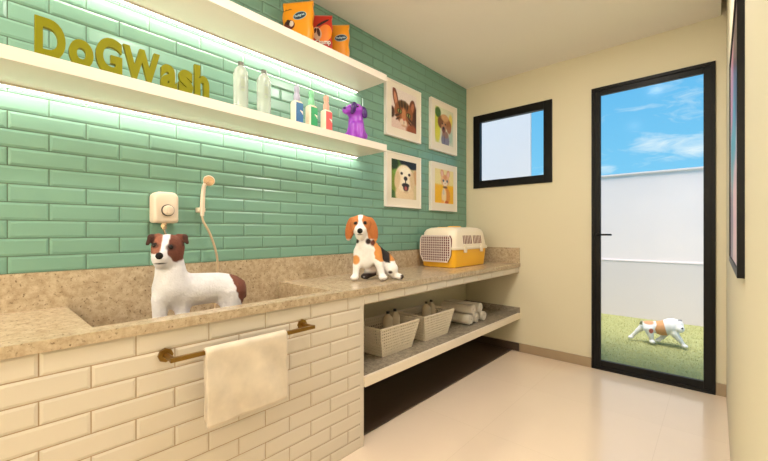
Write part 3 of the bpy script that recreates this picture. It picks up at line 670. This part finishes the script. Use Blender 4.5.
MB().lathe([(0.024,0),(0.0245,0.012),(0.020,0.015),(0.001,0.015)], 28, (0.066, 0.004, 0.062), 'x').box(0.080,0.087,-0.002,0.010,0.046,0.078).build('dial', M['heater'], t)
MB().lathe([(0.013,-0.030),(0.013,0.0)], 14, (0.030, -0.002, 0)).tube([(0.030,-0.002,-0.014),(0.052,-0.014,-0.014)], 0.009, 10).tube([(0.030,-0.002,-0.028),(0.032,0.004,-0.05),(0.034,0.012,-0.085),(0.030,0.018,-0.12)], 0.006, 8).build('inlet_valve', M['chrome'], t)
t = thing('hand_shower', 'beige hand shower with hose on a bracket right of the heater', 'shower', (XL, 0.80, 1.30))
MB().box(0.0, 0.030, -0.014, 0.012, 0.000, 0.026).box(0.030, 0.052, -0.018, 0.018, 0.002, 0.024).build('bracket', M['heater'], t, bevel=0.003)
MB().tube([(0.058,-0.002,-0.02),(0.058,-0.001,0.03),(0.060,0.001,0.09),(0.066,0.004,0.135),(0.075,0.012,0.155)], [0.0095,0.012,0.011,0.010,0.012], 12).build('handle', M['heater'], t)
hm = MB(); hm.lathe([(0.001,-0.016),(0.012,-0.014),(0.022,-0.004),(0.024,0.004),(0.022,0.008)], 24, (0,0,0), 'x'); hd = hm.build('spray_head', M['heater'], t); hd.location = (0.086, 0.022, 0.166); hd.rotation_euler = (0, R_(22), R_(-30)); hd.scale = (1.15, 1.2, 1.2)
m = MB().lathe([(0.021,0.007),(0.021,0.010),(0.001,0.011)], 24, (0,0,0), 'x'); m.build('spray_face', M['chrome'], hd)
def bez(ps, n=8):
    out = []; P = [Vector(p) for p in ps]; P = [P[0]]+P+[P[-1]]
    for i in range(1, len(P)-2):
        for k in range(n):
            q = k/n; a, b_, c_, d = P[i-1], P[i], P[i+1], P[i+2]
            out.append(0.5*((2*b_)+(c_-a)*q+(2*a-5*b_+4*c_-d)*q*q+(3*b_-a-3*c_+d)*q**3))
    return out+[P[-2]]
MB().tube(bez([(0.058,-0.002,-0.02),(0.060,0.004,-0.05),(0.064,0.030,-0.10),(0.060,0.058,-0.17),(0.052,0.078,-0.24),(0.045,0.084,-0.31),(0.040,0.082,-0.40),(0.045,0.070,-0.52),(0.050,0.02,-0.585),(0.06,-0.06,-0.588)]), 0.0060, 10).build('hose', mat('beige_hose', (206,182,152), 0.35, 0.3), t)

# ------------------------------------------------------------------ towel rail and towel
XT = XC-0.010
t = thing('towel_rail', 'aged brass towel rail mounted on the cream tiled cabinet front', 'towel rail', (XT, 0.752, 0.759))
MB().bar((0.080,-0.305,0.0),(0.080,0.303,0.0),0.016,0.016,(1,0,0)).build('rail_bar', M['brass'], t, bevel=0.002)
for y in (-0.295, 0.290):
    MB().lathe([(0.001,0.0),(0.025,0.0),(0.025,0.009),(0.001,0.010)], 8, (0, y, 0), 'x').lathe([(0.010,0.008),(0.010,0.075)], 12, (0, y, 0), 'x').build('bracket', M['brass'], t)
rs = np.random.RandomState(2)
m = MB(); nu, y0, y1 = 44, -0.168, 0.170; path = []
for k in range(22): path.append((-0.018, -0.262+0.262*k/22))
for k in range(9): a = math.pi*(1-k/8); path.append((0.018*math.cos(a)*1.0, 0.018*math.sin(a)*0.75))
for k in range(1, 25): path.append((0.018+0.006*k/24, -0.268*k/24))
for j, (px, pz) in enumerate(path):
    for i in range(nu+1):
        y = y0+(y1-y0)*i/nu; amt = min(1, abs(pz)/0.12)
        rip = 0.0035*math.sin(y*34+1.0+pz*6)*amt + 0.002*math.sin(y*61+pz*21)*amt+0.003*math.sin(pz*26+y*9)*amt
        m.v.append((0.080+px+rip+(0.002 if px > 0 else 0), y + (0.010 if px < 0 else 0)+0.002*math.sin(pz*22), pz*(1.0-0.006*math.sin(y*9))))
for j in range(len(path)-1):
    for i in range(nu): a = j*(nu+1)+i; m.f.append([a, a+1, a+nu+2, a+nu+1]); m.sm.append(True)
m.v = [(p[0]-0.083, p[1]+0.010, p[2]) for p in m.v]
tw = m.build('hand_towel', M['towel'], loc=(XT+0.083, 0.716, 0.759)); sm = tw.modifiers.new('thick', 'SOLIDIFY'); sm.thickness = 0.006; sm.offset = 0
tag(tw, 'cream hand towel hanging over the brass rail', 'towel')

# ------------------------------------------------------------------ pet carrier
t = thing('pet_carrier', 'yellow and cream plastic pet carrier on the far end of the counter', 'pet carrier', (-1.844, 3.045, HC+0.0006), R_(0)); t.scale = (1.055, 1.0, 1.07)
MB().loft([(0.000,.155,.285,.045),(0.006,.162,.292,.05),(0.110,.172,.304,.055),(0.150,.176,.308,.055)], 8).build('lower_shell', M['yellow'], t)
MB().loft([(0.146,.184,.316,.058),(0.150,.187,.319,.06),(0.166,.187,.319,.06),(0.170,.183,.315,.058)], 8).build('seam_flange', M['cream_plastic'], t)
MB().loft([(0.168,.178,.310,.06),(0.250,.168,.298,.065),(0.290,.163,.292,.07),(0.314,.152,.280,.08),(0.327,.130,.252,.09),(0.332,.085,.20,.08)], 8).build('upper_shell', M['cream_plastic'], t)
MB().loft([(0.326,.040,.085,.035),(0.338,.036,.080,.033),(0.342,.030,.070,.03)], 6).build('carry_handle', M['yellow'], t)
for y in (-0.20, 0.19): MB().loft([(0.312,.050,.035,.03,0,y),(0.330,.046,.031,.028,0,y),(0.333,.040,.026,.024,0,y)], 6).build('top_hatch', M['yellow'], t)
for y in (-0.14, 0.16): MB().box(0.180,0.194,y-0.02,y+0.02,0.120,0.185).build('side_clip', M['cream_plastic'], t, bevel=0.003)
# front door facing the viewer's end
def fy(z): return -0.309-0.002 if z < 0.17 else -0.3115+(z-0.168)*0.165
poly = [(-0.13,0.262),(-0.148,0.235),(-0.152,0.165),(-0.148,0.10),(-0.118,0.048),(0.118,0.048),(0.148,0.10),(0.152,0.165),(0.148,0.235),(0.13,0.262)]
def inside(x, z):
    c = False
    for i in range(len(poly)):
        (x1, z1), (x2, z2) = poly[i], poly[i-1]
        if (z1 > z) != (z2 > z) and x < (x2-x1)*(z-z1)/(z2-z1)+x1: c = not c
    return c
pan = [(p[0], fy(p[1])-0.0015-0.008*(p[1] < 0.2), p[1]) for p in poly]
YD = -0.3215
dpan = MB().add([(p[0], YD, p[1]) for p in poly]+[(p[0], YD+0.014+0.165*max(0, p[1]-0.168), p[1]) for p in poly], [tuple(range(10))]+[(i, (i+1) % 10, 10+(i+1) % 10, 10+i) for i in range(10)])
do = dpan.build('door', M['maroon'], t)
gr = MB()
for k in range(-7, 8):
    x = k*0.0205; zs = [z for z in np.arange(0.045, 0.27, 0.002) if inside(x, z)]
    if zs: gr.bar((x, YD-0.004, zs[0]), (x, YD-0.004, zs[-1]), 0.0048, 0.005, (0,1,0))
for k in range(11):
    z = 0.055+k*0.0198; xs = [x for x in np.arange(-0.16, 0.16, 0.002) if inside(x, z)]
    if xs: gr.bar((xs[0], YD-0.007, z), (xs[-1], YD-0.007, z), 0.0048, 0.004, (0,1,0))
for i in range(10):
    p, q = poly[i], poly[(i+1) % 10]; gr.bar((p[0], YD-0.004, p[1]), (q[0], YD-0.004, q[1]), 0.006, 0.008, (0,1,0))
gr.build('wire_grille', M['wire'], do)
vt = MB()
for k in range(12):
    y = -0.150+k*0.027+(0.02 if k > 5 else 0)
    vt.add([(0.1765, y, 0.192), (0.1765, y+0.013, 0.192), (0.1670, y+0.013, 0.262), (0.1670, y, 0.262), (0.1715, y, 0.192), (0.1715, y+0.013, 0.192), (0.162, y+0.013, 0.262), (0.162, y, 0.262)],
           [(0,1,2,3),(0,4,5,1),(2,6,7,3),(1,5,6,2),(3,7,4,0)])
vt.build('side_vents', M['maroon'], t)

# ------------------------------------------------------------------ baskets, bottles and towel rolls on the open shelf
SZ = 0.386
t = thing('storage_basket', 'cream woven plastic basket of bottles on the open shelf, nearer the tiled cabinet', 'basket', (-1.708, 1.915, SZ), 0, 'woven baskets on the open shelf')
bx, by, tx, ty, H = 0.105, 0.150, 0.138, 0.200, 0.190
corn = lambda f, sx, sy: Vector((sx*(bx+(tx-bx)*f), sy*(by+(ty-by)*f), H*f))
wv = MB()
for (s0, s1, nv) in (((1,-1),(1,1),20), ((-1,1),(-1,-1),20), ((-1,-1),(1,-1),14), ((1,1),(-1,1),14)):
    a0, b0, a1, b1 = corn(0.02,*s0), corn(0.02,*s1), corn(0.97,*s0), corn(0.97,*s1); nrm = (b0-a0).cross(a1-a0)
    for i in range(nv+1):
        q = i/nv; wv.bar(a0.lerp(b0, q), a1.lerp(b1, q), 0.0080, 0.003, nrm)
    for j in range(10):
        q = j/9; wv.bar(a0.lerp(a1, q), b0.lerp(b1, q), 0.0085, 0.0036, nrm)
wv.build('woven_sides', M['weave'], t)
MB().box(-bx, bx, -by, by, 0.0, 0.006).build('basket_base', M['weave'], t)
rim = MB()
cs_ = [corn(1, *s) for s in ((1,-1),(1,1),(-1,1),(-1,-1))]
for i in range(4): rim.tube([cs_[i], cs_[(i+1) % 4]], 0.0065, 8)
for i in range(4):
    s = ((1,-1),(1,1),(-1,1),(-1,-1))[i]; rim.tube([corn(0.01, *s), corn(1, *s)], 0.005, 8)
rim.build('rim', M['weave'], t)
dup(t, (-1.708, 2.383, SZ), None, 'cream woven plastic basket of bottles on the open shelf, nearer the rolled towels')
GB = 'bottles standing in the baskets'
q = frosted((-1.700, 1.930, SZ+0.0068), 'bottle with dark cap in the nearer basket, left one of the pair', GB, 0.250, 0.037, 'cap_dark', 'beige_bottle', 0.8)
dup(q, (-1.715, 2.022, SZ+0.0068), None, 'bottle with dark cap in the nearer basket, right one of the pair')
dup(q, (-1.710, 2.400, SZ+0.0068), None, 'bottle with dark cap in the farther basket, left one of the pair')
dup(q, (-1.725, 2.490, SZ+0.0068), None, 'bottle with dark cap in the farther basket, right one of the pair')

m = MB(); n = 90; turns = 3.6; Rr = 0.0455; th = 0.0054; pin = []; pout = []
for k in range(n+1):
    a = 2*math.pi*turns*k/n; r = 0.006+(Rr-0.006-th)*k/n; pin.append((r*math.cos(a), r*math.sin(a))); pout.append(((r+th)*math.cos(a), (r+th)*math.sin(a)))
Lr = 0.31
for xx in (-Lr/2, Lr/2):
    for p in pin: m.v.append((xx, *p))
    for p in pout: m.v.append((xx, *p))
K = 2*(n+1)
for k in range(n):
    a, b_ = k, k+1; c_, d = n+1+k, n+2+k
    for fq in ((a, b_, d, c_), (K+a, K+c_, K+d, K+b_), (a, K+a, K+b_, b_), (c_, d, K+d, K+c_)): m.f.append(list(fq)); m.sm.append(True)
m.f.append([n, K+n, K+2*n+1, 2*n+1]); m.sm.append(False)
rl = m.build('rolled_towel', M['roll'], loc=(-1.735, 2.886, SZ+0.047)); tag(rl, 'rolled cream towel, bottom row of the stack, beside the basket', 'towel', 'rolled towels stacked on the open shelf'); rl.rotation_euler = (0.4, 0, 0)
for (x, y, z, rx, lab) in ((-1.742, 3.000, .045, 1.6, 'rolled cream towel, middle of the bottom row of the stack'), (-1.730, 3.114, .045, 2.9, 'rolled cream towel, bottom row of the stack, farthest right'),
                        (-1.745, 2.944, .122, 4.0, 'rolled cream towel on top of the stack, left one'), (-1.738, 3.058, .122, 5.1, 'rolled cream towel on top of the stack, right one')):
    o = rl.copy(); C.objects.link(o); o.location = (x, y, SZ+z+0.002); o.rotation_euler = (rx, 0, 0); o['label'] = lab

# ------------------------------------------------------------------ dogs (local axes: x to the viewer's right, -y towards the viewer)
def P3(u, v, z): return (u, -v, z)
def eyeball(prims, u, z, r, parent, m='eye', name='eye', deep=0.35, sq=(1,1,1)):
    v = front_v(prims, u, z); vs = MB(); k = 10
    prof = [(max(r*math.sin(math.pi*i/k), 1e-4), -r*math.cos(math.pi*i/k)) for i in range(k+1)]
    o = vs.lathe(prof, 14).build(name, M[m], parent); o.location = (u, -(v-r*deep), z); o.scale = sq; return o

# Jack Russell terrier standing in the basin
t = thing('terrier', 'white and brown terrier standing in the granite basin, head turned to the viewer', 'dog', (-1.75, 0.69, BZ+0.006), R_(68.48))
J = [cc(P3(-.105,.015,.232),P3(.07,-.035,.230),.076,.069,.03), ee(P3(.125,-.055,.212),(.073,.064,.074),k=.03), cc(P3(-.110,.03,.26),P3(-.118,.04,.385),.069,.050,.03),
 ee(P3(-.123,.042,.425),(.063,.058,.057),k=.02), ee(P3(-.128,.060,.395),(.052,.045,.040),k=.02), cc(P3(-.138,.085,.398),P3(-.148,.120,.386),.041,.030,.018), cc(P3(-.141,.085,.366),P3(-.147,.108,.364),.034,.023,.016),
 cc(P3(-.150,.055,.20),P3(-.155,.06,.10),.034,.023,.025), cc(P3(-.155,.06,.10),P3(-.155,.062,.03),.022,.018,.01), ee(P3(-.156,.078,.016),(.024,.032,.018),k=.012),
 cc(P3(-.072,.035,.20),P3(-.068,.04,.10),.036,.024,.025), cc(P3(-.068,.04,.10),P3(-.066,.042,.03),.022,.018,.01), ee(P3(-.066,.058,.016),(.024,.032,.018),k=.012),
 cc(P3(.135,-.025,.20),P3(.132,-.012,.125),.060,.042,.03), cc(P3(.125,-.012,.125),P3(.168,-.03,.075),.028,.018,.015), cc(P3(.168,-.03,.075),P3(.158,-.02,.025),.017,.016,.01), ee(P3(.150,-.005,.016),(.023,.030,.017),k=.012),
 cc(P3(.145,-.095,.20),P3(.150,-.10,.12),.052,.030,.03), cc(P3(.150,-.10,.12),P3(.185,-.115,.075),.026,.018,.015), cc(P3(.185,-.115,.075),P3(.178,-.105,.025),.017,.016,.01), ee(P3(.170,-.09,.016),(.023,.030,.017),k=.012),
 cc(P3(.178,-.06,.235),P3(.196,-.075,.175),.020,.012,.015), ee(P3(-.110,.052,.27),(.046,.035,.07),k=.03),
 cc(P3(-.160,.030,.470),P3(-.184,.045,.468),.016,.013,.010), cc(P3(-.184,.045,.468),P3(-.197,.060,.442),.013,.007,.008),
 cc(P3(-.085,.025,.468),P3(-.062,.040,.468),.016,.013,.010), cc(P3(-.062,.040,.468),P3(-.050,.056,.444),.013,.007,.008)]
def paintJ(V):
    u, z, v = V[:,0], V[:,2], -V[:,1]; nz = 0.004*np.sin(u*180)*np.cos(z*150+u*60)
    c = np.tile(linn((222,220,226)), (len(V), 1)); Vn = V.copy(); Vn[:,0] += nz; Vn[:,2] += nz
    hz = step(z, 0.345)
    bl = -.128 - .10*np.clip(.46-z, 0, .06)
    left = (1-step(u, bl-.013))*step(z, .402+.25*np.clip(u+.165, 0, .05))*hz
    right = np.maximum(blob(Vn, (-.085,.430), (.037,.066)), step(u, bl+.014)*step(z, .44))*step(u, bl+.011)
    c = mixcol(c, (140,84,62), left); c = mixcol(c, (104,56,40), right*hz)
    ears = np.maximum(1-step(u, -.172), step(u, -.068))*step(z, .432); c = mixcol(c, (66,36,28), ears)
    c = mixcol(c, (60,28,22), blob(V, (-.168,.436), (.016,.012), .5)*.7*step(v, .04)); c = mixcol(c, (60,28,22), blob(V, (-.110,.428), (.018,.014), .5)*.8*step(v, .04))
    c = mixcol(c, (30,22,22), blob(V, (-.146,.3635), (.022,.0030), .6)*step(v, .09))
    c = mixcol(c, (112,64,48), step(u, .128+.35*np.clip(.29-z, 0, .2)+nz)*step(z, .14))
    return c
body('terrier_body', J, (-.25,-.17,-.008), (.24,.17,.51), 0.0038, M['fur'], t, paintJ)
eyeball(J, -.168, .436, .0105, t, deep=.2); eyeball(J, -.110, .428, .0105, t, deep=.2)
eyeball(J, -.1475, .3925, .0155, t, 'nose', 'nose', 0.55, (1, .8, 1.1))

# beagle puppy sitting on the counter
t = thing('beagle_puppy', 'brown, black and white beagle puppy sitting on the counter, facing the viewer', 'dog', (-1.69, 1.75, HC+0.007), R_(44))
B = [ee(P3(.085,-.065,.085),(.075,.070,.082),k=.03), cc(P3(.065,-.055,.12),P3(-.015,-.01,.205),.066,.056,.03), cc(P3(-.035,.015,.12),P3(-.035,.018,.20),.055,.058,.03), cc(P3(-.040,.010,.22),P3(-.055,.025,.31),.052,.042,.03),
 ee(P3(-.067,.040,.356),(.062,.060,.062),k=.02), ee(P3(-.068,.062,.325),(.050,.045,.042),k=.02), cc(P3(-.068,.085,.318),P3(-.069,.122,.308),.035,.027,.018), cc(P3(-.069,.085,.283),P3(-.069,.108,.284),.030,.021,.016),
 cc(P3(-.082,.025,.175),P3(-.093,.045,.09),.032,.023,.025), cc(P3(-.093,.045,.09),P3(-.100,.058,.025),.023,.019,.01), ee(P3(-.106,.076,.016),(.026,.034,.018),k=.012),
 cc(P3(.028,.02,.185),P3(.052,.045,.10),.040,.027,.025), cc(P3(.052,.045,.10),P3(.070,.058,.028),.025,.021,.01), ee(P3(.077,.076,.017),(.028,.036,.019),k=.012),
 cc(P3(.110,-.02,.085),P3(.135,.005,.065),.058,.042,.025), cc(P3(.135,.005,.05),P3(.150,-.02,.025),.030,.024,.02), cc(P3(.150,-.01,.022),P3(.185,.03,.017),.022,.017,.015), ee(P3(.190,.038,.015),(.022,.028,.016),k=.012),
 cc(P3(.0,-.03,.05),P3(-.03,.01,.022),.045,.024,.02), ee(P3(-.045,.028,.018),(.022,.03,.017),k=.012),
 ee(P3(-.138,.030,.322),(.029,.017,.074),(0,R_(8),0),k=.010), ee(P3(.010,.030,.318),(.034,.017,.080),(0,R_(-10),0),k=.010), ee(P3(-.112,.030,.378),(.030,.018,.026),k=.015), ee(P3(-.020,.030,.378),(.030,.018,.026),k=.015)]
def paintB(V):
    u, z, v = V[:,0], V[:,2], -V[:,1]; nz = 0.004*np.sin(u*160+1)*np.cos(z*140+u*60)
    c = np.tile(linn((240,236,234)), (len(V), 1))
    head = step(z, .262); brown = (192,118,62)
    half = np.interp(z, [.24,.275,.30,.33,.36,.38,.42], [.055,.050,.044,.036,.016,.012,.016])
    white = (1-step(np.abs(u+.068), half+nz*.6))
    c = mixcol(c, brown, head*(1-white)*np.where(z < .28, np.maximum(1-step(u, -.112), step(u, -.022)), 1))
    c = mixcol(c, (168,94,44), np.maximum(1-step(u, -.125, .02), step(u, .010, .03))*step(z, .25)*.6)
    c = mixcol(c, (46,26,18), np.maximum(blob(V, (-.090,.247), (.013,.014), .5), blob(V, (-.018,.246), (.018,.019), .5))*step(v, -.05))
    c = mixcol(c, (96,44,26), blob(V, (.018,.236), (.024,.022), .5))
    tan = step(u, .022+nz)*step(z, .115+.6*np.clip(.06-u, 0, .05))*(1-step(z, .262))
    c = mixcol(c, (210,140,70), tan)
    blk = step(u, .048+.25*np.clip(.20-z, 0, .1)+nz)*step(z, .092+nz)*(1-step(z, .25))*(1-step(v, .03)) ; c = mixcol(c, (32,26,26), blk*(1-step(u, .125, .01)))
    c = mixcol(c, (208,142,78), blob(V, (-.098,.128), (.026,.030), .3)*step(v, .0))
    c = mixcol(c, (40,28,24), (1-step(z, .045, .02))*step(u, -.075)*(1-step(u, .035))*(1-step(v, .06, .01)))
    c = mixcol(c, (58,40,32), step(u, .19, .01)*(1-step(z, .03))); c = mixcol(c, (60,40,32), blob(V, (.125,.045), (.014,.010), .6))
    c = mixcol(c, (176,132,110), blob(V, (.02,.08), (.035,.04), .8)*.5*(1-step(v, .03)))
    c = mixcol(c, (60,40,40), blob(V, (-.069,.290), (.018,.0026), .6)*step(v, .09))
    c = mixcol(c, (70,34,20), np.maximum(blob(V, (-.097,.362), (.014,.011), .6), blob(V, (-.039,.364), (.014,.011), .6))*.75*step(v, .04))
    return c
body('beagle_body', B, (-.20,-.16,-.008), (.24,.18,.44), 0.0038, M['fur'], t, paintB)
eyeball(B, -.097, .362, .0108, t, deep=.2); eyeball(B, -.039, .364, .0108, t, deep=.2)
eyeball(B, -.069, .312, .0180, t, 'nose', 'nose', 0.5, (1, .8, 1.05))

# stocky dog walking on the lawn
t = thing('bulldog', 'stocky white and tan dog walking on the lawn outside the glass door', 'dog', (-0.45, 4.93, 0.001), R_(5.2))
D_ = [cc(P3(-.105,0,.165),P3(.02,0,.165),.058,.068,.03), cc(P3(.02,0,.165),P3(.09,0,.190),.070,.085,.03), ee(P3(.140,.005,.215),(.062,.058,.060),k=.02), ee(P3(.165,.045,.185),(.040,.040,.036),k=.02),
 cc(P3(-.135,-.02,.16),P3(-.195,-.02,.10),.042,.024,.02), cc(P3(-.195,-.02,.10),P3(-.250,-.02,.030),.022,.018,.01), ee(P3(-.262,-.01,.017),(.026,.024,.018),k=.012),
 cc(P3(-.095,.045,.145),P3(-.078,.055,.075),.046,.026,.02), cc(P3(-.078,.055,.075),P3(-.070,.055,.025),.022,.018,.01), ee(P3(-.064,.065,.017),(.026,.026,.018),k=.012),
 cc(P3(.12,.045,.13),P3(.165,.045,.075),.036,.024,.02), cc(P3(.165,.045,.075),P3(.195,.045,.025),.021,.018,.01), ee(P3(.207,.052,.016),(.026,.024,.018),k=.012),
 cc(P3(.06,-.045,.12),P3(.025,-.05,.06),.034,.022,.02), cc(P3(.025,-.05,.06),P3(-.010,-.05,.025),.020,.017,.01), ee(P3(-.018,-.045,.016),(.026,.022,.017),k=.012),
 cc(P3(-.158,0,.205),P3(-.172,.0,.185),.014,.010,.012), ee(P3(.112,.005,.268),(.016,.012,.014),k=.008), ee(P3(.170,.005,.262),(.018,.013,.016),k=.008)]
def paintD(V):
    u, z, v = V[:,0], V[:,2], -V[:,1]; c = np.tile(linn((226,222,222)), (len(V), 1)); nz = .006*np.sin(z*70)
    c = mixcol(c, (206,150,104), step(u, -.035+nz)*(1-step(u, .040+.25*np.clip(.2-z, -.05, .1)))*step(z, .085))
    c = mixcol(c, (206,150,112), blob(V, (-.10,.215), (.05,.022), .4)); c = mixcol(c, (176,92,76), blob(V, (-.075,.135), (.020,.026), .3)*step(v, .02))
    c = mixcol(c, (120,120,100), (1-step(u, -.152))*step(z, .175)); c = mixcol(c, (126,120,124), step(z, .262)*step(u, .15)*.9)
    c = mixcol(c, (40,34,34), blob(V, (.185,.20), (.010,.008), .4)*step(v, .03))
    return c
body('bulldog_body', D_, (-.30,-.13,-.008), (.25,.11,.30), 0.004, M['fur'], t, paintD)
